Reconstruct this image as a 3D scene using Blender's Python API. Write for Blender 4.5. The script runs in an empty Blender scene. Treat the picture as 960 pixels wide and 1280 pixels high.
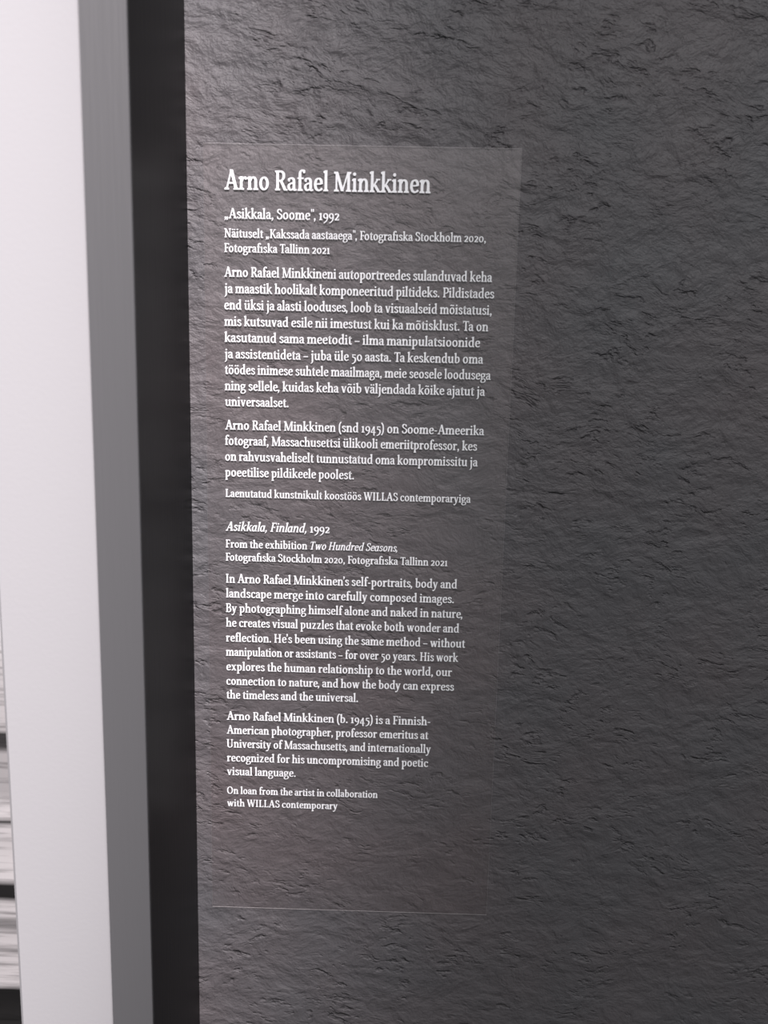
import bpy, math, random
from mathutils import Matrix, Vector

PI = math.pi
SC = bpy.context.scene
COL = SC.collection
S = 0.28            # distance from the lens to the wall, metres
ZC = 1.58           # height of the lens above the floor

# ------------------------------------------------------------------ camera
cam_data = bpy.data.cameras.new('camera')
cam = bpy.data.objects.new('camera', cam_data)
COL.objects.link(cam)
right, up, fwd = Vector((0.999624,0.016061,0.022229)), Vector((-0.024383,0.149570,0.988451)), Vector((-0.012551,0.988621,-0.149905))
m = Matrix((right, up, -fwd)).transposed().to_4x4()
m.translation = (0, -S, ZC)
cam.matrix_world = m
cam_data.sensor_fit = 'HORIZONTAL'
cam_data.sensor_width = 36
cam_data.lens = 36*961/960
cam_data.clip_start = 0.01
cam_data.dof.use_dof = True
cam_data.dof.focus_distance = 0.288
cam_data.dof.aperture_fstop = 36/3.2     # about 3.2 mm of aperture
SC.camera = cam

# ------------------------------------------------------------------ light
SC.view_settings.view_transform = 'Standard'
SC.view_settings.look = 'None'
SC.view_settings.gamma = 1
SC.view_settings.use_curve_mapping = False
SC.view_settings.exposure = 0.0

world = bpy.data.worlds.new('gallery_ambient')
SC.world = world
world.use_nodes = True
world.node_tree.nodes['Background'].inputs[0].default_value = (0.94, 0.97, 1.0, 1)
world.node_tree.nodes['Background'].inputs[1].default_value = 0.40


def spot(name, loc, target, power, angle, blend, radius, colour):
    d = bpy.data.lights.new(name, 'SPOT')
    d.energy, d.spot_size, d.spot_blend = power, math.radians(angle), blend
    d.shadow_soft_size, d.color = radius, colour
    o = bpy.data.objects.new(name, d)
    COL.objects.link(o)
    o.location = loc
    o.rotation_euler = (Vector(target) - Vector(loc)).to_track_quat('-Z', 'Y').to_euler()
    return o


# exhibition spotlight on the ceiling track, aimed at the framed picture;
# the soft rim of its beam crosses the wall beside the frame
spot('picture_spotlight', (0.05, -1.3, 2.9), (-0.46, 0, 1.48), 430, 29.4, 0.58, 0.05, (1.0, 0.915, 0.945))
# second track head further along the room
spot('track_spotlight', (0.55, -1.5, 2.9), (0.1, 0, 1.25), 94, 60, 1.0, 0.06, (0.99, 0.975, 1.0))

# ------------------------------------------------------------------ lettering
# A sturdy humanist serif drawn stroke by stroke.  Unit: cap height = 1.
XH, AS, DE = 0.68, 1.06, -0.36          # x-height, ascender, descender
TK, TN, SB = 0.150, 0.084, 0.082        # stem, hairline, slab thickness


class Pen:
    """Collects the filled polygons of one glyph."""
    def __init__(self):
        self.p = []

    def poly(self, *pts):
        self.p.append([tuple(q) for q in pts])

    def stem(self, x, y0, y1, w=TK):
        self.poly((x - w/2, y0), (x + w/2, y0), (x + w/2, y1), (x - w/2, y1))

    def bar(self, x0, x1, y, h=TN):
        self.poly((x0, y - h/2), (x1, y - h/2), (x1, y + h/2), (x0, y + h/2))

    def diag(self, x0, y0, x1, y1, w):
        self.poly((x0 - w/2, y0), (x0 + w/2, y0), (x1 + w/2, y1), (x1 - w/2, y1))

    def foot(self, x, l=0.135, r=0.135, y=0.0):
        self.poly((x - l, y), (x + r, y), (x + r, y + SB*.85), (x + TK*.5, y + SB*1.35),
                  (x - TK*.5, y + SB*1.35), (x - l, y + SB*.85))

    def cap(self, x, l=0.135, r=0.135, y=1.0):
        self.poly((x - l, y), (x - l, y - SB*.85), (x - TK*.5, y - SB*1.35),
                  (x + TK*.5, y - SB*1.35), (x + r, y - SB*.85), (x + r, y))

    def flag(self, x, y, l=0.14):
        self.poly((x - l, y - .045), (x - l, y - .115), (x - TK*.5, y - .15),
                  (x + TK*.5, y - .15), (x + TK*.5, y + .015))

    def curve(self, pts, k=1.0, kk=None, steps=7, thick=TK, thin=TN, tilt=0.22):
        """Catmull-Rom stroke whose width follows its direction like a broad pen."""
        P = [pts[0]] + list(pts) + [pts[-1]]
        if pts[0] == pts[-1]:
            P = [pts[-2]] + list(pts) + [pts[1]]
        path = []
        for i in range(1, len(P) - 2):
            a, b, c, d = P[i-1], P[i], P[i+1], P[i+2]
            for s in range(steps):
                t = s/steps
                path.append(tuple(.5*((2*b[j]) + (c[j]-a[j])*t + (2*a[j]-5*b[j]+4*c[j]-d[j])*t*t
                                  + (3*b[j]-a[j]-3*c[j]+d[j])*t**3) for j in (0, 1)))
        path.append(tuple(pts[-1]))
        n = len(path)
        prev = None
        for i, q in enumerate(path):
            a, c = path[max(i-1, 0)], path[min(i+1, n-1)]
            if pts[0] == pts[-1] and i in (0, n-1):
                a, c = path[n-2], path[1]
            dx, dy = c[0]-a[0], c[1]-a[1]
            L = math.hypot(dx, dy) or 1e-9
            dx, dy = dx/L, dy/L
            m = abs(dy*math.cos(tilt) - dx*math.sin(tilt))
            w = (thin + (thick-thin)*m**1.6)*k*.5
            if kk:
                w *= kk[0] + (kk[1]-kk[0])*i/(n-1)
            l, r = (q[0]-dy*w, q[1]+dx*w), (q[0]+dy*w, q[1]-dx*w)
            if prev:
                self.poly(prev[0], prev[1], r, l)
            prev = (l, r)

    def ring(self, cx, cy, rx, ry, k=1.0, tilt=0.22):
        c = [(cx + rx*math.cos(a*PI/8), cy + ry*math.sin(a*PI/8)) for a in range(16)]
        self.curve(c + [c[0]], k, steps=2, tilt=tilt)

    def dot(self, x, y, r=0.092):
        self.poly(*[(x + r*math.cos(a*PI/5), y + r*math.sin(a*PI/5)) for a in range(10)])

    def comma(self, x, y):
        self.dot(x, y + .085)
        self.poly((x - .02, y + .06), (x + .09, y + .09), (x + .055, y - .07), (x - .045, y - .19), (x - .085, y - .16))


def g_round(p, x0, w, y=XH, k=1.0):
    p.ring(x0 + w/2, y/2, w/2 - TK*.5, y/2 - TN*.5 + .012, k)


def arch(p, x0, x1, it):
    """shoulder from the stem at x0 into a right leg at x1"""
    p.curve([(x0 + .02, XH*.66), (x0 + (x1-x0)*.34, XH - .075), (x0 + (x1-x0)*.66, XH - .045), (x1 - .02, XH - .13), (x1, XH - .27)], 1.0)
    p.stem(x1, 0, XH - .25)
    if it:
        p.curve([(x1, .14), (x1 + .04, .03), (x1 + .14, .07)], .8)


def glyph(ch, it=False):
    """-> (polygons, advance)"""
    p = Pen()
    ft = (lambda x, l=.125, r=.125: None) if it else p.foot
    adv = .6
    if ch == 'a':
        if it:
            p.ring(.235, XH/2 - .01, .17, XH/2 - .035)
            p.stem(.41, .06, XH)
            p.curve([(.41, .14), (.45, .03), (.55, .07)], .8)
            adv = .555
        else:
            p.curve([(.10, .50), (.13, .60), (.25, .635), (.35, .58), (.375, .45), (.375, .30)])
            p.dot(.115, .515, .065)
            p.stem(.375, .09, .44)
            p.curve([(.375, .16), (.39, .06), (.44, .035), (.52, .07)], .9)
            p.curve([(.37, .40), (.22, .37), (.11, .29), (.095, .18), (.14, .07), (.23, .045), (.32, .09), (.375, .17)], .95)
            adv = .515
    elif ch == 'b':
        p.stem(.16, .03, AS); p.flag(.16, AS)
        p.curve([(.16, .50), (.25, .61), (.36, .63), (.46, .54), (.49, .34), (.45, .14), (.33, .04), (.22, .05), (.13, .10)])
        adv = .61
    elif ch == 'c':
        p.curve([(.45, .50), (.40, .60), (.29, .635), (.17, .57), (.115, .35), (.16, .13), (.29, .045), (.40, .07), (.48, .14)])
        p.dot(.425, .52, .07)
        adv = .515
    elif ch == 'd':
        p.stem(.475, .03, AS); p.flag(.475, AS)
        p.curve([(.475, .55), (.38, .63), (.28, .63), (.17, .54), (.12, .34), (.16, .14), (.27, .045), (.38, .08), (.475, .18)])
        if it:
            p.curve([(.475, .14), (.51, .03), (.60, .07)], .8)
        else:
            p.poly((.475, .0), (.61, .0), (.61, .07), (.54, .09), (.475, .10))
        adv = .635
    elif ch == 'e':
        p.curve([(.13, .355), (.45, .375)], .85)
        p.curve([(.45, .36), (.435, .53), (.36, .625), (.27, .635), (.17, .57), (.115, .35), (.16, .13), (.29, .045), (.40, .07), (.485, .15)])
        adv = .535
    elif ch == 'f':
        p.stem(.185, -.28 if it else .0, .82, TK); ft(.185, .125, .155)
        p.curve([(.185, .80), (.20, .94), (.28, 1.03), (.38, 1.02), (.43, .97)])
        p.dot(.405, .955, .068)
        p.bar(.05, .39, XH - .04, .08)
        adv = .385
    elif ch == 'g':
        p.ring(.26, .45, .165, .185)
        p.curve([(.38, .55), (.46, .60), (.55, .595)], .95)
        p.curve([(.19, .29), (.12, .22), (.13, .13), (.24, .10), (.38, .09), (.49, .02), (.50, -.12), (.42, -.24), (.26, -.28), (.12, -.25), (.075, -.14), (.12, -.03), (.22, .08)], .86)
        adv = .565
    elif ch in 'hn':
        top = AS if ch == 'h' else XH
        p.stem(.155, 0, top); p.flag(.155, top); ft(.155)
        arch(p, .155, .485, it); ft(.485)
        adv = .635
    elif ch in ('i', 'I0'):
        p.stem(.155, 0, XH); p.flag(.155, XH); ft(.155)
        if ch == 'i':
            p.dot(.15, .895, .088)
        if it:
            p.curve([(.155, .14), (.19, .03), (.29, .07)], .8)
        adv = .315
    elif ch == 'j':
        p.stem(.175, -.10, XH); p.flag(.175, XH); p.dot(.17, .895, .088)
        p.curve([(.175, -.08), (.165, -.20), (.11, -.30), (.0, -.36)], 1.0, (1, .6))
        adv = .325
    elif ch == 'k':
        p.stem(.155, 0, AS); p.flag(.155, AS); ft(.155)
        p.diag(.20, .27, .455, XH - .03, .105)
        p.poly((.36, XH), (.58, XH), (.58, XH - .065), (.36, XH - .065))
        p.diag(.285, .385, .52, .02, .165)
        if it:
            p.poly((.44, 0), (.62, 0), (.62, .06), (.5, .08))
        else:
            p.poly((.42, 0), (.64, 0), (.64, .065), (.42, .065))
        adv = .605
    elif ch == 'l':
        p.stem(.155, 0, AS); p.flag(.155, AS); ft(.155)
        if it:
            p.curve([(.155, .14), (.19, .03), (.29, .07)], .8)
        adv = .315
    elif ch == 'm':
        p.stem(.155, 0, XH); p.flag(.155, XH); ft(.155)
        arch(p, .155, .475, False); ft(.475)
        arch(p, .475, .795, it); ft(.795)
        adv = .945
    elif ch == 'o':
        p.ring(.30, XH/2, .185, XH/2 - .038)
        adv = .60
    elif ch == 'p':
        p.stem(.16, DE, XH); p.flag(.16, XH); p.foot(.16, .125, .14, DE)
        p.curve([(.16, .50), (.25, .61), (.36, .63), (.46, .54), (.49, .34), (.45, .14), (.34, .045), (.24, .05), (.16, .11)])
        adv = .61
    elif ch == 'r':
        p.stem(.155, 0, XH); p.flag(.155, XH); ft(.155, .125, .15)
        p.curve([(.17, .43), (.24, .57), (.33, .63), (.42, .605)], 1.05)
        p.dot(.395, .58, .073)
        adv = .455
    elif ch == 's':
        p.curve([(.385, .51), (.34, .61), (.24, .64), (.14, .58), (.125, .48), (.20, .39), (.32, .32), (.385, .22), (.355, .10), (.24, .04), (.14, .07), (.09, .17)], 1.0, tilt=-.35)
        p.poly((.345, .60), (.415, .62), (.415, .46), (.375, .46))
        p.poly((.075, .21), (.115, .21), (.15, .06), (.075, .04))
        adv = .465
    elif ch == 't':
        p.stem(.175, .12, .80)
        p.poly((.10, XH - .06), (.25, XH - .06), (.25, .88), (.19, .84))
        p.curve([(.175, .18), (.195, .07), (.27, .04), (.375, .10)], 1.0)
        p.bar(.035, .375, XH - .04, .08)
        adv = .385
    elif ch == 'u':
        p.stem(.155, .20, XH); p.flag(.155, XH)
        p.curve([(.155, .25), (.18, .10), (.27, .045), (.37, .085), (.485, .20)])
        p.stem(.485, .03, XH); p.flag(.485, XH, .12)
        if it:
            p.curve([(.485, .14), (.52, .03), (.61, .07)], .8)
        else:
            p.poly((.485, .0), (.615, .0), (.615, .07), (.55, .09), (.485, .10))
        adv = .64
    elif ch in 'vy':
        p.diag(.12, XH - .02, .30, .0, .165)
        p.diag(.30, .0, .46, XH - .02, .095)
        p.poly((.02, XH), (.25, XH), (.25, XH - .07), (.02, XH - .07))
        p.poly((.37, XH), (.565, XH), (.565, XH - .07), (.37, XH - .07))
        if ch == 'y':
            p.curve([(.305, .06), (.22, -.18), (.14, -.29), (.04, -.30)], 1.0, (1.0, 1.0), thick=.10)
            p.dot(.06, -.27, .072)
        adv = .575
    elif ch == 'w':
        p.diag(.12, XH - .02, .28, .0, .16)
        p.diag(.28, .0, .43, XH - .04, .09)
        p.diag(.42, XH - .02, .58, .0, .16)
        p.diag(.58, .0, .72, XH - .02, .09)
        p.poly((.02, XH), (.24, XH), (.24, XH - .07), (.02, XH - .07))
        p.poly((.34, XH), (.53, XH), (.53, XH - .07), (.34, XH - .07))
        p.poly((.63, XH), (.825, XH), (.825, XH - .07), (.63, XH - .07))
        adv = .83
    elif ch == 'x':
        p.diag(.14, XH - .03, .45, .03, .165)
        p.diag(.13, .03, .44, XH - .03, .095)
        for a, b, y in ((.03, .25, XH - .07), (.345, .54, XH - .07), (.03, .22, 0), (.335, .56, 0)):
            p.poly((a, y), (b, y), (b, y + .07), (a, y + .07))
        adv = .58
    elif ch == 'z':
        p.bar(.06, .46, XH - .045, .09); p.bar(.06, .48, .045, .09)
        p.diag(.13, .05, .39, XH - .05, .16)
        p.poly((.06, XH), (.11, XH), (.10, XH - .19), (.06, XH - .19))
        p.poly((.48, 0), (.43, 0), (.44, .19), (.48, .19))
        adv = .53
    elif ch in 'äöüõ':
        base, adv = glyph({'ä': 'a', 'ö': 'o', 'ü': 'u', 'õ': 'o'}[ch], it)
        p.p = list(base)
        c = adv/2 - .005
        if ch == 'õ':
            p.curve([(c - .17, .83), (c - .09, .91), (c + .04, .87), (c + .11, .86), (c + .18, .93)], 1.0, thin=.10, thick=.10)
        else:
            p.dot(c - .115, .885, .082); p.dot(c + .115, .885, .082)
    # ---- capitals
    elif ch == 'A':
        p.diag(.13, .03, .385, 1.0, .095)
        p.diag(.385, 1.02, .64, .03, .175)
        p.bar(.22, .56, .34, .08)
        p.foot(.125, .12, .13); p.foot(.645, .155, .135)
        adv = .765
    elif ch == 'B':
        p.stem(.20, 0, 1); p.foot(.20, .14, .1); p.cap(.20, .14, .1)
        p.curve([(.20, .96), (.38, .96), (.50, .89), (.515, .75), (.46, .60), (.36, .535), (.20, .53)])
        p.curve([(.36, .535), (.50, .48), (.565, .31), (.52, .12), (.40, .04), (.20, .04)])
        adv = .66
    elif ch in 'FP':
        p.stem(.20, 0, 1); p.foot(.20, .14, .16); p.cap(.20, .14, .1)
        if ch == 'F':
            p.bar(.20, .57, .955, .09); p.bar(.20, .47, .50, .08)
            p.poly((.575, 1.0), (.575, .77), (.525, .77), (.50, .92))
            p.poly((.485, .62), (.485, .38), (.44, .38), (.44, .62))
            adv = .60
        else:
            p.curve([(.20, .96), (.40, .96), (.53, .88), (.565, .70), (.52, .53), (.40, .44), (.20, .44)])
            adv = .63
    elif ch == 'H':
        for x in (.20, .66):
            p.stem(x, 0, 1); p.foot(x, .14, .14); p.cap(x, .14, .14)
        p.bar(.2, .66, .51, .085)
        adv = .86
    elif ch == 'I':
        p.stem(.20, 0, 1); p.foot(.20, .14, .14); p.cap(.20, .14, .14)
        adv = .40
    elif ch == 'K':
        p.stem(.20, 0, 1); p.foot(.20, .14, .14); p.cap(.20, .14, .14)
        p.diag(.25, .42, .60, .96, .10)
        p.diag(.36, .57, .665, .02, .175)
        p.poly((.48, 1), (.74, 1), (.74, .93), (.48, .93))
        p.poly((.56, 0), (.80, 0), (.80, .07), (.56, .07))
        adv = .76
    elif ch == 'L':
        p.stem(.20, 0, 1); p.foot(.20, .14, .1); p.cap(.20, .14, .16)
        p.bar(.20, .57, .045, .09)
        p.poly((.58, 0), (.50, .08), (.53, .25), (.58, .25))
        adv = .61
    elif ch == 'M':
        p.stem(.175, 0, 1, .095); p.foot(.175, .13, .13); p.cap(.15, .11, .08)
        p.diag(.185, 1.0, .50, .02, .165)
        p.diag(.50, .02, .80, 1.0, .085)
        p.stem(.83, 0, 1); p.foot(.83, .14, .14); p.cap(.84, .09, .13)
        adv = 1.0
    elif ch == 'N':
        p.stem(.185, 0, 1, .09); p.foot(.185, .13, .13); p.cap(.16, .12, .06)
        p.diag(.185, 1.0, .64, .02, .165)
        p.stem(.665, 0, 1, .09); p.cap(.665, .13, .13)
        adv = .83
    elif ch == 'O':
        p.ring(.42, .5, .295, .47)
        adv = .84
    elif ch == 'R':
        p.stem(.20, 0, 1); p.foot(.20, .14, .14); p.cap(.20, .14, .1)
        p.curve([(.20, .96), (.38, .96), (.50, .89), (.535, .74), (.49, .58), (.38, .50), (.20, .49)])
        p.diag(.37, .53, .61, .02, .17)
        p.poly((.54, 0), (.74, 0), (.74, .07), (.57, .07))
        adv = .71
    elif ch == 'S':
        p.curve([(.48, .78), (.43, .91), (.32, .965), (.19, .92), (.135, .78), (.19, .64), (.35, .53), (.49, .41), (.51, .24), (.43, .09), (.29, .035), (.17, .09), (.10, .24)], 1.0, tilt=-.3)
        p.poly((.445, .97), (.51, .97), (.51, .70), (.46, .70))
        p.poly((.085, .30), (.135, .30), (.16, .04), (.085, .03))
        adv = .59
    elif ch == 'T':
        p.stem(.34, 0, 1); p.foot(.34, .15, .15)
        p.bar(.04, .64, .955, .09)
        p.poly((.04, 1), (.09, 1), (.10, .76), (.05, .76)); p.poly((.64, 1), (.59, 1), (.58, .76), (.63, .76))
        adv = .68
    elif ch == 'U':
        p.stem(.19, .3, 1); p.cap(.19, .14, .14)
        p.curve([(.19, .36), (.22, .14), (.34, .04), (.47, .04), (.60, .13), (.635, .36)])
        p.stem(.635, .33, 1, .09); p.cap(.635, .13, .13)
        adv = .82
    elif ch == 'W':
        p.diag(.14, .98, .35, .0, .165); p.diag(.35, .0, .55, .96, .09)
        p.diag(.53, .98, .75, .0, .165); p.diag(.75, .0, .94, .98, .09)
        for a, b in ((.02, .29), (.42, .67), (.82, 1.06)):
            p.poly((a, 1), (b, 1), (b, .93), (a, .93))
        adv = 1.05
    # ---- old-style figures
    elif ch == '0':
        p.ring(.30, XH/2, .19, XH/2 - .04, .92)
        adv = .60
    elif ch == '1':
        p.stem(.20, 0, XH); p.flag(.20, XH, .15); p.foot(.20, .15, .15)
        adv = .40
    elif ch == '2':
        p.curve([(.10, .53), (.17, .62), (.28, .64), (.385, .58), (.39, .45), (.31, .29), (.20, .16), (.10, .06)], 1.0, tilt=-.2)
        p.bar(.06, .46, .048, .096)
        p.poly((.46, 0), (.42, .08), (.43, .19), (.47, .19))
        adv = .51
    elif ch == '4':
        p.stem(.36, -.30, XH, .13)
        p.diag(.08, .05, .35, XH, .10)
        p.bar(.04, .52, .04, .085)
        adv = .55
    elif ch == '5':
        p.curve([(.15, .40), (.27, .37), (.39, .29), (.42, .10), (.35, -.12), (.20, -.25), (.08, -.28)], 1.0)
        p.stem(.15, .36, .66, .09)
        p.bar(.11, .44, .635, .10)
        adv = .52
    elif ch == '9':
        p.ring(.27, .42, .175, .225, .95)
        p.curve([(.445, .45), (.44, .20), (.36, -.04), (.22, -.20), (.08, -.27)], 1.0, (1, .8))
        adv = .545
    # ---- punctuation
    elif ch == ',':
        p.comma(.13, 0); adv = .27
    elif ch == '.':
        p.dot(.13, .085); adv = .27
    elif ch == "'":
        p.comma(.12, .88); adv = .20
    elif ch == 'lq':                      # low opening quotes
        p.comma(.13, 0); p.comma(.31, 0); adv = .44
    elif ch == 'rq':                      # high closing quotes
        for x in (.12, .29):
            p.poly((x - .07, 1.06), (x + .06, 1.06), (x + .05, .76), (x - .015, .76))
        adv = .36
    elif ch == '(':
        p.curve([(.30, 1.08), (.16, .82), (.12, .42), (.16, .03), (.30, -.24)], .9); adv = .34
    elif ch == ')':
        p.curve([(.04, 1.08), (.18, .82), (.22, .42), (.18, .03), (.04, -.24)], .9); adv = .34
    elif ch == '-':
        p.bar(.05, .32, .35, .10); adv = .37
    elif ch == '–':
        p.bar(.03, .50, .34, .09); adv = .53
    if it:
        p.p = [[((x - .02)*.93 + y*.20 - .03, y) for x, y in q] for q in p.p]
        adv *= .93
    return p.p, adv


def set_line(text):
    """text with *italic* spans -> (polygons in cap-height units, width)"""
    out, x, it, i = [], 0.0, False, 0
    lo, hi = 1e9, -1e9
    while i < len(text):
        ch = text[i]
        if ch == '*':
            it = not it
        elif ch == ' ':
            x += .235
        else:
            key = {'„': 'lq', '“': 'rq', '’': "'"}.get(ch, ch)
            if ch == 'i' and i and text[i-1] == 'f':
                key = 'I0'
            ps, adv = glyph(key, it)
            if key in ("'", ',') and i and text[i-1] in 'n“es':
                x -= .06
            for q in ps:
                r = [(a + x, b) for a, b in q]
                lo = min(lo, min(a for a, b in r)); hi = max(hi, max(a for a, b in r))
                out.append(r)
            x += adv
            if ch in 'TF' and i + 1 < len(text) and text[i+1] in 'ao':
                x -= .09
        i += 1
    return [[(a - lo, b) for a, b in q] for q in out], hi - lo

# ------------------------------------------------------------------ helpers
def link(name, me, mats, parent=None):
    for mt in (mats if isinstance(mats, (list, tuple)) else [mats]):
        me.materials.append(mt)
    o = bpy.data.objects.new(name, me)
    COL.objects.link(o)
    if parent:
        o.parent = parent
    return o


class MB:
    """Collects quads / polygons for one mesh."""
    def __init__(self):
        self.v, self.f, self.mi = [], [], []

    def face(self, pts, mi=0):
        n = len(self.v)
        self.v += pts
        self.f.append(list(range(n, n + len(pts))))
        self.mi.append(mi)

    def box(self, x0, x1, y0, y1, z0, z1, mi=0):
        n = len(self.v)
        self.v += [(x, y, z) for z in (z0, z1) for y in (y0, y1) for x in (x0, x1)]
        for q in ((0, 2, 3, 1), (4, 5, 7, 6), (0, 1, 5, 4), (2, 6, 7, 3), (0, 4, 6, 2), (1, 3, 7, 5)):
            self.f.append([n + i for i in q])
            self.mi.append(mi)

    def build(self, name, mats, parent=None, bevel=0):
        me = bpy.data.meshes.new(name)
        me.from_pydata(self.v, [], self.f)
        o = link(name, me, mats, parent)
        me.polygons.foreach_set('material_index', self.mi)
        me.update()
        if bevel:
            b = o.modifiers.new('bevel', 'BEVEL')
            b.width, b.segments, b.limit_method = bevel, 3, 'ANGLE'
        return o


def mat(name, colour, rough=0.6, spec=0.4):
    mt = bpy.data.materials.new(name)
    mt.use_nodes = True
    b = mt.node_tree.nodes['Principled BSDF']
    b.inputs['Base Color'].default_value = (*colour, 1)
    b.inputs['Roughness'].default_value = rough
    b.inputs['Specular IOR Level'].default_value = spec
    return mt, mt.node_tree, b


def node(nt, kind, **kw):
    n = nt.nodes.new(kind)
    for k, v in kw.items():
        if k in n.inputs:
            n.inputs[k].default_value = v
        else:
            setattr(n, k, v)
    return n


def math_node(nt, op, a, b=None):
    n = nt.nodes.new('ShaderNodeMath')
    n.operation = op
    for i, s in enumerate((a, b)):
        if s is None:
            continue
        if isinstance(s, (int, float)):
            n.inputs[i].default_value = s
        else:
            nt.links.new(s, n.inputs[i])
    return n.outputs[0]


# ------------------------------------------------------------------ materials
def wall_material():
    mt, nt, b = mat('grey_textured_plaster', (0.085, 0.080, 0.083), 0.55, 0.35)
    L = nt.links.new
    tc = node(nt, 'ShaderNodeTexCoord')
    mp = node(nt, 'ShaderNodeMapping')
    mp.inputs['Rotation'].default_value = (0, math.radians(-16), 0)
    mp.inputs['Scale'].default_value = (0.78, 1, 1.05)
    L(tc.outputs['Object'], mp.inputs[0])
    # bend the coordinates a little so the trowel marks wander
    wn = node(nt, 'ShaderNodeTexNoise', Scale=48.0, Detail=2.0)
    L(mp.outputs[0], wn.inputs['Vector'])
    sub = node(nt, 'ShaderNodeVectorMath', operation='MULTIPLY_ADD')
    L(wn.outputs['Color'], sub.inputs[0])
    sub.inputs[1].default_value = (0.011, 0.011, 0.011)
    L(mp.outputs[0], sub.inputs[2])
    v = sub.outputs[0]
    n1 = node(nt, 'ShaderNodeTexNoise', Scale=190.0, Detail=5.0, Roughness=0.6)
    L(v, n1.inputs['Vector'])
    n3 = node(nt, 'ShaderNodeTexNoise', Scale=75.0, Detail=2.0)
    L(v, n3.inputs['Vector'])
    # flecks: short torn pits, here and there, drawn out along the trowel strokes
    st = node(nt, 'ShaderNodeMapping')
    st.inputs['Scale'].default_value = (0.66, 1, 1.1)
    L(v, st.inputs[0])
    n2 = node(nt, 'ShaderNodeTexNoise', Scale=300.0, Detail=3.0, Roughness=0.55)
    L(st.outputs[0], n2.inputs['Vector'])
    cre = node(nt, 'ShaderNodeMapRange', interpolation_type='SMOOTHSTEP')
    cre.inputs['From Min'].default_value = 0.53
    cre.inputs['From Max'].default_value = 0.72
    L(n2.outputs[0], cre.inputs[0])
    msk = node(nt, 'ShaderNodeMapRange', interpolation_type='SMOOTHSTEP')
    msk.inputs['From Min'].default_value = 0.40
    msk.inputs['From Max'].default_value = 0.60
    L(n3.outputs[0], msk.inputs[0])
    crm = math_node(nt, 'MULTIPLY', cre.outputs[0], msk.outputs[0])
    h = math_node(nt, 'ADD', math_node(nt, 'MULTIPLY', n1.outputs[0], 0.95), math_node(nt, 'MULTIPLY', n3.outputs[0], 1.1))
    h = math_node(nt, 'SUBTRACT', h, math_node(nt, 'MULTIPLY', crm, 0.42))
    bump = node(nt, 'ShaderNodeBump', Strength=1.0, Distance=0.0017)
    L(h, bump.inputs['Height'])
    L(bump.outputs[0], b.inputs['Normal'])
    # slight uneven pigment
    n4 = node(nt, 'ShaderNodeTexNoise', Scale=18.0, Detail=3.0)
    L(tc.outputs['Object'], n4.inputs['Vector'])
    cr = node(nt, 'ShaderNodeValToRGB')
    cr.color_ramp.elements[0].position, cr.color_ramp.elements[1].position = 0.35, 0.65
    cr.color_ramp.elements[0].color = (0.080, 0.078, 0.082, 1)
    cr.color_ramp.elements[1].color = (0.090, 0.081, 0.084, 1)
    L(n4.outputs[0], cr.inputs[0])
    L(cr.outputs[0], b.inputs['Base Color'])
    return mt


def film_material():
    mt = bpy.data.materials.new('clear_film')
    mt.use_nodes = True
    nt = mt.node_tree
    nt.nodes.clear()
    L = nt.links.new
    out = node(nt, 'ShaderNodeOutputMaterial')
    tr = node(nt, 'ShaderNodeBsdfTransparent', Color=(0.99, 0.98, 0.98, 1))
    df = node(nt, 'ShaderNodeBsdfDiffuse', Color=(0.85, 0.72, 0.70, 1))
    gl = node(nt, 'ShaderNodeBsdfGlossy', Roughness=0.36)
    mx = node(nt, 'ShaderNodeMixShader', Fac=0.005)
    L(tr.outputs[0], mx.inputs[1]); L(df.outputs[0], mx.inputs[2])
    mx2 = node(nt, 'ShaderNodeMixShader', Fac=0.034)
    L(mx.outputs[0], mx2.inputs[1]); L(gl.outputs[0], mx2.inputs[2])
    L(mx2.outputs[0], out.inputs[0])
    return mt


def film_edge_material():
    mt = bpy.data.materials.new('cut_film_edge')
    mt.use_nodes = True
    nt = mt.node_tree
    nt.nodes.clear()
    L = nt.links.new
    out = node(nt, 'ShaderNodeOutputMaterial')
    tr = node(nt, 'ShaderNodeBsdfTransparent')
    tl = node(nt, 'ShaderNodeBsdfTranslucent', Color=(0.9, 0.88, 0.88, 1))
    df = node(nt, 'ShaderNodeBsdfDiffuse', Color=(0.9, 0.88, 0.88, 1))
    a = node(nt, 'ShaderNodeMixShader', Fac=0.5)
    L(tl.outputs[0], a.inputs[1]); L(df.outputs[0], a.inputs[2])
    mx = node(nt, 'ShaderNodeMixShader', Fac=0.55)
    L(tr.outputs[0], mx.inputs[1]); L(a.outputs[0], mx.inputs[2])
    L(mx.outputs[0], out.inputs[0])
    return mt


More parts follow.
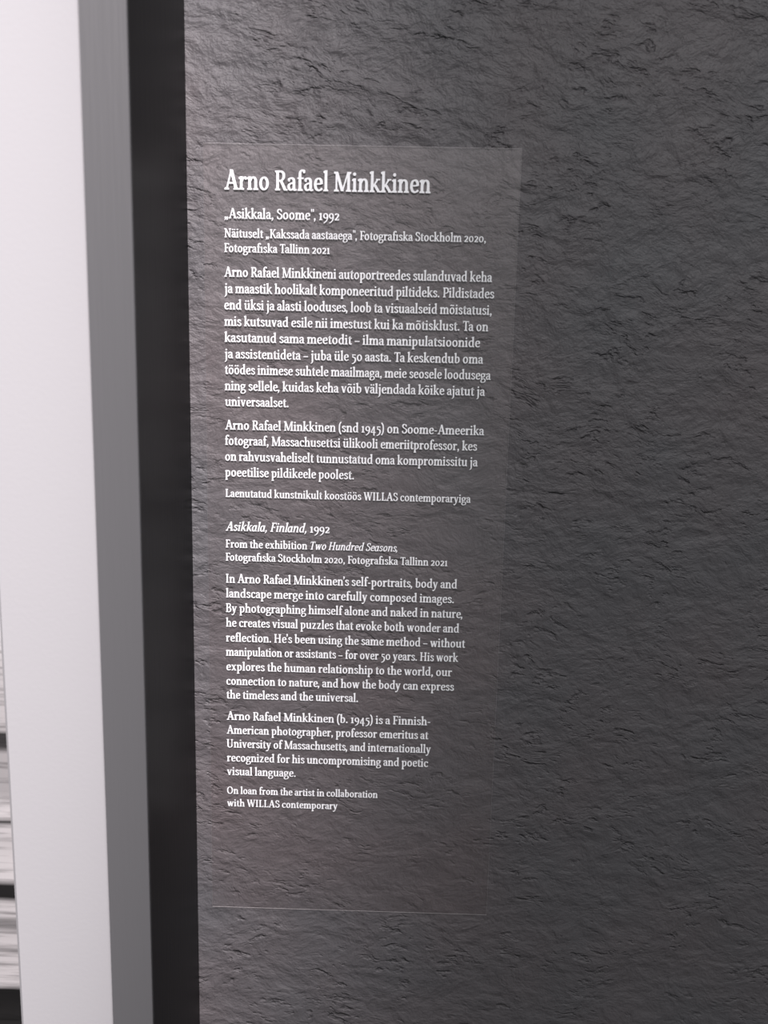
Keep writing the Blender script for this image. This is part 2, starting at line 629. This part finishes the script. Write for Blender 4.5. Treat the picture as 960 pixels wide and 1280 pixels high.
def print_material():
    """black and white photograph: pale sky over a weathered board deck"""
    mt, nt, b = mat('photographic_print', (0.7, 0.68, 0.68), 0.35, 0.4)
    L = nt.links.new
    tc = node(nt, 'ShaderNodeTexCoord')
    sp = node(nt, 'ShaderNodeSeparateXYZ')
    L(tc.outputs['Object'], sp.inputs[0])
    z = sp.outputs['Z']
    wob = node(nt, 'ShaderNodeTexNoise', Scale=30.0, Detail=2.0)
    L(tc.outputs['Object'], wob.inputs['Vector'])
    zz = math_node(nt, 'ADD', z, math_node(nt, 'MULTIPLY', math_node(nt, 'SUBTRACT', wob.outputs[0], 0.5), 0.0025))
    mr = node(nt, 'ShaderNodeMapRange')
    mr.inputs['From Min'].default_value = ZC - 0.40
    mr.inputs['From Max'].default_value = ZC - 0.05
    L(zz, mr.inputs[0])
    cr = node(nt, 'ShaderNodeValToRGB')
    cr.color_ramp.interpolation = 'LINEAR'
    e = cr.color_ramp.elements
    pts = [(-0.245, .62), (-0.226, .62), (-0.2245, .03), (-0.2035, .012), (-0.2015, .012), (-0.2005, .60),
           (-0.1885, .56), (-0.1865, .30), (-0.1845, .58), (-0.1800, .50), (-0.1785, .22), (-0.1755, .26), (-0.1740, .60),
           (-0.1692, .55), (-0.1684, .014), (-0.1625, .02), (-0.1617, .62), (-0.1540, .60), (-0.1462, .52),
           (-0.1418, .62), (-0.1412, .02), (-0.1396, .03), (-0.1391, .68), (-0.1355, .62)]
    pts += [(-0.1300, .38), (-0.1170, .40), (-0.1145, .05), (-0.1100, .04), (-0.1085, .5), (-0.085, .55), (-0.074, .72)]
    f = lambda t: (t + 0.40)/0.35
    e[0].position, e[0].color = f(pts[0][0]), (pts[0][1],)*3 + (1,)
    e[1].position, e[1].color = f(pts[-1][0]), (pts[-1][1],)*3 + (1,)
    for t, c in pts[1:-1]:
        k = e.new(f(t)); k.color = (c, c*.965, c*.96, 1)
    for k in e:
        k.color = [v*.52 for v in k.color[:3]] + [1]
    L(mr.outputs[0], cr.inputs[0])
    # fine horizontal wood grain below the horizon
    mp = node(nt, 'ShaderNodeMapping')
    mp.inputs['Scale'].default_value = (30, 1, 520)
    L(tc.outputs['Object'], mp.inputs[0])
    gn = node(nt, 'ShaderNodeTexNoise', Scale=1.0, Detail=4.0, Roughness=0.6)
    L(mp.outputs[0], gn.inputs['Vector'])
    gr = node(nt, 'ShaderNodeMapRange')
    gr.inputs['From Min'].default_value, gr.inputs['From Max'].default_value = 0.30, 0.52
    gr.inputs['To Min'].default_value, gr.inputs['To Max'].default_value = 0.45, 1.0
    L(gn.outputs[0], gr.inputs[0])
    sky = node(nt, 'ShaderNodeMapRange')
    sky.inputs['From Min'].default_value, sky.inputs['From Max'].default_value = ZC - 0.088, ZC - 0.078
    L(z, sky.inputs[0])
    g2 = math_node(nt, 'MAXIMUM', gr.outputs[0], sky.outputs[0])
    mul = node(nt, 'ShaderNodeMix', data_type='RGBA', blend_type='MULTIPLY')
    mul.inputs[0].default_value = 1.0
    L(cr.outputs[0], mul.inputs[6])
    L(g2, mul.inputs[7])
    L(mul.outputs[2], b.inputs['Base Color'])
    return mt


def painted(name, colour, rough, spec, grain=(900, 900, 40), amount=0.0002):
    mt, nt, b = mat(name, colour, rough, spec)
    tc = node(nt, 'ShaderNodeTexCoord')
    mp = node(nt, 'ShaderNodeMapping')
    mp.inputs['Scale'].default_value = grain
    nt.links.new(tc.outputs['Object'], mp.inputs[0])
    n = node(nt, 'ShaderNodeTexNoise', Scale=1.0, Detail=3.0)
    nt.links.new(mp.outputs[0], n.inputs['Vector'])
    bp = node(nt, 'ShaderNodeBump', Strength=0.35, Distance=amount)
    nt.links.new(n.outputs[0], bp.inputs['Height'])
    nt.links.new(bp.outputs[0], b.inputs['Normal'])
    return mt


M_WALL = wall_material()
M_FLOOR = painted('polished_concrete', (0.16, 0.155, 0.15), 0.4, 0.4, (6, 6, 6), 0.002)
M_CEIL = painted('ceiling_paint', (0.10, 0.10, 0.10), 0.8, 0.2, (40, 40, 40), 0.001)
M_STRIP = painted('grey_painted_wood', (0.076, 0.0765, 0.079), 0.5, 0.3)
M_SIDE = painted('black_stained_wood', (0.0075, 0.0075, 0.008), 0.45, 0.17)
M_MAT = painted('white_mat_board', (0.288, 0.287, 0.293), 0.9, 0.1, (700, 700, 700), 0.0001)
M_PRINT = print_material()
M_INK = mat('white_printing_ink', (0.74, 0.75, 0.76), 0.6, 0.2)[0]
M_FILM = film_material()
M_EDGE = film_edge_material()

# ------------------------------------------------------------------ room shell
b = MB(); b.box(-3.2, 3.2, 0, 0.15, 0, 3.2)
o = b.build('wall_back', M_WALL); o['kind'] = 'structure'
b = MB(); b.box(-3.2, 3.2, -4.5, 0.15, -0.15, 0)
o = b.build('floor', M_FLOOR); o['kind'] = 'structure'
b = MB(); b.box(-3.2, 3.2, -4.5, 0.15, 3.2, 3.35)
o = b.build('ceiling', M_CEIL); o['kind'] = 'structure'

# ------------------------------------------------------------------ framed photograph
FX1, FX0 = -0.0745, -1.0745          # outer right / left edge
FZ0, FZ1 = 1.07, 1.97                # bottom / top
FD = 0.0582                          # the box frame stands this far off the wall
FW = 0.0130                          # width of its front strip
pf = bpy.data.objects.new('picture_frame', None)
COL.objects.link(pf)
pf.location = (FX1, 0, FZ0)
pf['label'] = 'deep black framed photograph with grey front strip and white mat, left of text label'
pf['category'] = 'picture frame'
SH = Vector((-FX1, 0, -FZ0))


def framed(o):
    o.parent = pf
    o.matrix_parent_inverse = Matrix.Translation(-Vector(pf.location))
    return o


def ring_frame(b, x0, x1, z0, z1, w, y0, y1):
    """four mitred rails"""
    o_ = [(x0, z0), (x1, z0), (x1, z1), (x0, z1)]
    i_ = [(x0 + w, z0 + w), (x1 - w, z0 + w), (x1 - w, z1 - w), (x0 + w, z1 - w)]
    for k in range(4):
        a, c, d, e = o_[k], o_[(k+1) % 4], i_[(k+1) % 4], i_[k]
        P = lambda p, y: (p[0], y, p[1])
        b.face([P(a, y0), P(c, y0), P(d, y0), P(e, y0)])           # front
        b.face([P(c, y1), P(a, y1), P(e, y1), P(d, y1)])           # back
        b.face([P(a, y1), P(c, y1), P(c, y0), P(a, y0)])           # outer side
        b.face([P(e, y0), P(d, y0), P(d, y1), P(e, y1)])           # inner side


b = MB(); ring_frame(b, FX0, FX1, FZ0, FZ1, FW, -FD + 0.0012, -0.0005)
o = framed(b.build('frame_box', M_SIDE)); o['label'] = 'black outer sides of the frame'
b = MB(); ring_frame(b, FX0, FX1, FZ0, FZ1, FW, -FD, -FD + 0.0012)
o = framed(b.build('front_strip', M_STRIP)); o['label'] = 'flat grey front strip of the frame'
# white mat with a window, bevelled towards the print
MY = -FD + 0.008
PX1, PX0, PZ0, PZ1 = -0.1212, FX0 + 0.047, FZ0 + 0.05, FZ1 - 0.05
b = MB()
X0, X1, Z0, Z1 = FX0 + FW*.9, FX1 - FW*.9, FZ0 + FW*.9, FZ1 - FW*.9
o_ = [(X0, Z0), (X1, Z0), (X1, Z1), (X0, Z1)]
i_ = [(PX0, PZ0), (PX1, PZ0), (PX1, PZ1), (PX0, PZ1)]
bv = 0.0014
j_ = [(PX0 + bv, PZ0 + bv), (PX1 - bv, PZ0 + bv), (PX1 - bv, PZ1 - bv), (PX0 + bv, PZ1 - bv)]
for k in range(4):
    n = (k + 1) % 4
    b.face([(o_[k][0], MY, o_[k][1]), (o_[n][0], MY, o_[n][1]), (i_[n][0], MY, i_[n][1]), (i_[k][0], MY, i_[k][1])])
    b.face([(i_[k][0], MY, i_[k][1]), (i_[n][0], MY, i_[n][1]), (j_[n][0], MY + .0015, j_[n][1]), (j_[k][0], MY + .0015, j_[k][1])])
o = framed(b.build('mat_board', M_MAT)); o['label'] = 'white mat around the photograph'
b = MB(); b.box(PX0 - .01, PX1 + .01, MY + .0016, MY + .0022, PZ0 - .01, PZ1 + .01)
o = framed(b.build('photograph', M_PRINT)); o['label'] = 'black and white photographic print with a pale sky over dark banded boards'
b = MB(); b.box(X0, X1, -0.012, -0.008, Z0, Z1)
framed(b.build('backing_board', M_SIDE))

# ------------------------------------------------------------------ wall label
# (text, left, right, baseline, cap height): places on the wall in units of S,
# measured from the point straight in front of the lens
ROWS = [
    ('Arno Rafael Minkkinen', -0.21915, 0.03584, 0.24777, 0.0232),
    ('„Asikkala, Soome“, 1992', -0.21945, -0.07664, 0.21362, 0.0122),
    ('Näituselt „Kakssada aastaaega“, Fotografiska Stockholm 2020,', -0.21975, 0.10644, 0.19091, 0.0107),
    ('Fotografiska Tallinn 2021', -0.21991, -0.08784, 0.17324, 0.0107),
    ('Arno Rafael Minkkineni autoportreedes sulanduvad keha', -0.22017, 0.11645, 0.14343, 0.0121),
    ('ja maastik hoolikalt komponeeritud piltideks. Pildistades', -0.22035, 0.11960, 0.12347, 0.0121),
    ('end üksi ja alasti looduses, loob ta visuaalseid mõistatusi,', -0.22053, 0.11748, 0.10325, 0.0121),
    ('mis kutsuvad esile nii imestust kui ka mõtisklust. Ta on', -0.22071, 0.11389, 0.08302, 0.0121),
    ('kasutanud sama meetodit – ilma manipulatsioonide', -0.22068, 0.10438, 0.06301, 0.0121),
    ('ja assistentideta – juba üle 50 aasta. Ta keskendub oma', -0.22086, 0.10939, 0.04258, 0.0121),
    ('töödes inimese suhtele maailmaga, meie seosele loodusega', -0.22052, 0.11983, 0.02264, 0.0121),
    ('ning sellele, kuidas keha võib väljendada kõike ajatut ja', -0.22090, 0.11332, 0.00223, 0.0121),
    ('universaalset.', -0.22056, -0.13868, -0.01794, 0.0121),
    ('Arno Rafael Minkkinen (snd 1945) on Soome-Ameerika', -0.22082, 0.11440, -0.04803, 0.0121),
    ('fotograaf, Massachusettsi ülikooli emeriitprofessor, kes', -0.22099, 0.10590, -0.06807, 0.0121),
    ('on rahvusvaheliselt tunnustatud oma kompromissitu ja', -0.22117, 0.10776, -0.08853, 0.0121),
    ('poeetilise pildikeele poolest.', -0.22136, -0.05290, -0.10923, 0.0121),
    ('Laenutatud kunstnikult koostöös WILLAS contemporaryiga', -0.22106, 0.10048, -0.13632, 0.0107),
    ('*Asikkala, Finland,* 1992', -0.22145, -0.08402, -0.18133, 0.0121),
    ('From the exhibition *Two Hundred Seasons,*', -0.22143, 0.00618, -0.20398, 0.0107),
    ('Fotografiska Stockholm 2020, Fotografiska Tallinn 2021', -0.22158, 0.07283, -0.22179, 0.0107),
    ('In Arno Rafael Minkkinen’s self-portraits, body and', -0.22152, 0.08665, -0.25192, 0.0121),
    ('landscape merge into carefully composed images.', -0.22169, 0.08333, -0.27205, 0.0121),
    ('By photographing himself alone and naked in nature,', -0.22186, 0.09542, -0.29237, 0.0121),
    ('he creates visual puzzles that evoke both wonder and', -0.22204, 0.09155, -0.31264, 0.0121),
    ('reflection. He’s been using the same method – without', -0.22222, 0.10072, -0.33340, 0.0121),
    ('manipulation or assistants – for over 50 years. His work', -0.22239, 0.09208, -0.35341, 0.0121),
    ('explores the human relationship to the world, our', -0.22202, 0.08425, -0.37409, 0.0121),
    ('connection to nature, and how the body can express', -0.22219, 0.08771, -0.39456, 0.0121),
    ('the timeless and the universal.', -0.22214, -0.04231, -0.41438, 0.0121),
    ('Arno Rafael Minkkinen (b. 1945) is a Finnish-', -0.22206, 0.05706, -0.44505, 0.0121),
    ('American photographer, professor emeritus at', -0.22223, 0.05528, -0.46526, 0.0121),
    ('University of Massachusetts, and internationally', -0.22240, 0.05909, -0.48527, 0.0121),
    ('recognized for his uncompromising and poetic', -0.22234, 0.05609, -0.50579, 0.0121),
    ('visual language.', -0.22241, -0.12701, -0.52599, 0.0121),
    ('On loan from the artist in collaboration', -0.22263, -0.01267, -0.55379, 0.0107),
    ('with WILLAS contemporary', -0.22256, -0.06814, -0.57248, 0.0107),
]
LX0, LX1, LZ0, LZ1 = -0.2452*S, 0.1460*S, ZC - 0.7276*S, ZC + 0.3020*S
wl = bpy.data.objects.new('wall_label', None)
COL.objects.link(wl)
wl.location = (LX0, 0, LZ0)
wl['label'] = 'clear rectangular film label with white serif text, stuck on the dark textured wall'
wl['category'] = 'wall label'
INV = Matrix.Translation(-Vector(wl.location))
FY1, FY0 = -0.0003, -0.0006          # back and front of the film
b = MB(); b.box(LX0, LX1, FY0, FY1, LZ0, LZ1)
for k in (0, 1, 4, 5):
    b.mi[k] = 1
o = b.build('film', [M_FILM, M_EDGE], wl); o.matrix_parent_inverse = INV
o['label'] = 'clear film with pale cut edges'
for r, (text, x0, x1, zb, cap) in enumerate(ROWS):
    TK, TN = (0.150, 0.084) if r == 0 else (0.166, 0.098)
    polys, width = set_line(text)
    sx, sz = (x1 - x0)*S/width, cap*S
    b = MB()
    for k, q in enumerate(polys):
        y = FY0 - 0.00006 - 0.0000015*(k % 11)
        b.face([(x0*S + a*sx, y, ZC + zb*S + c*sz) for a, c in q])
    o = b.build('heading' if r == 0 else 'text_line', M_INK, wl); o.matrix_parent_inverse = INV
    if r == 0:
        o['label'] = 'large white heading line'
    elif text.startswith('*'):
        o['label'] = 'white line in italic letters'
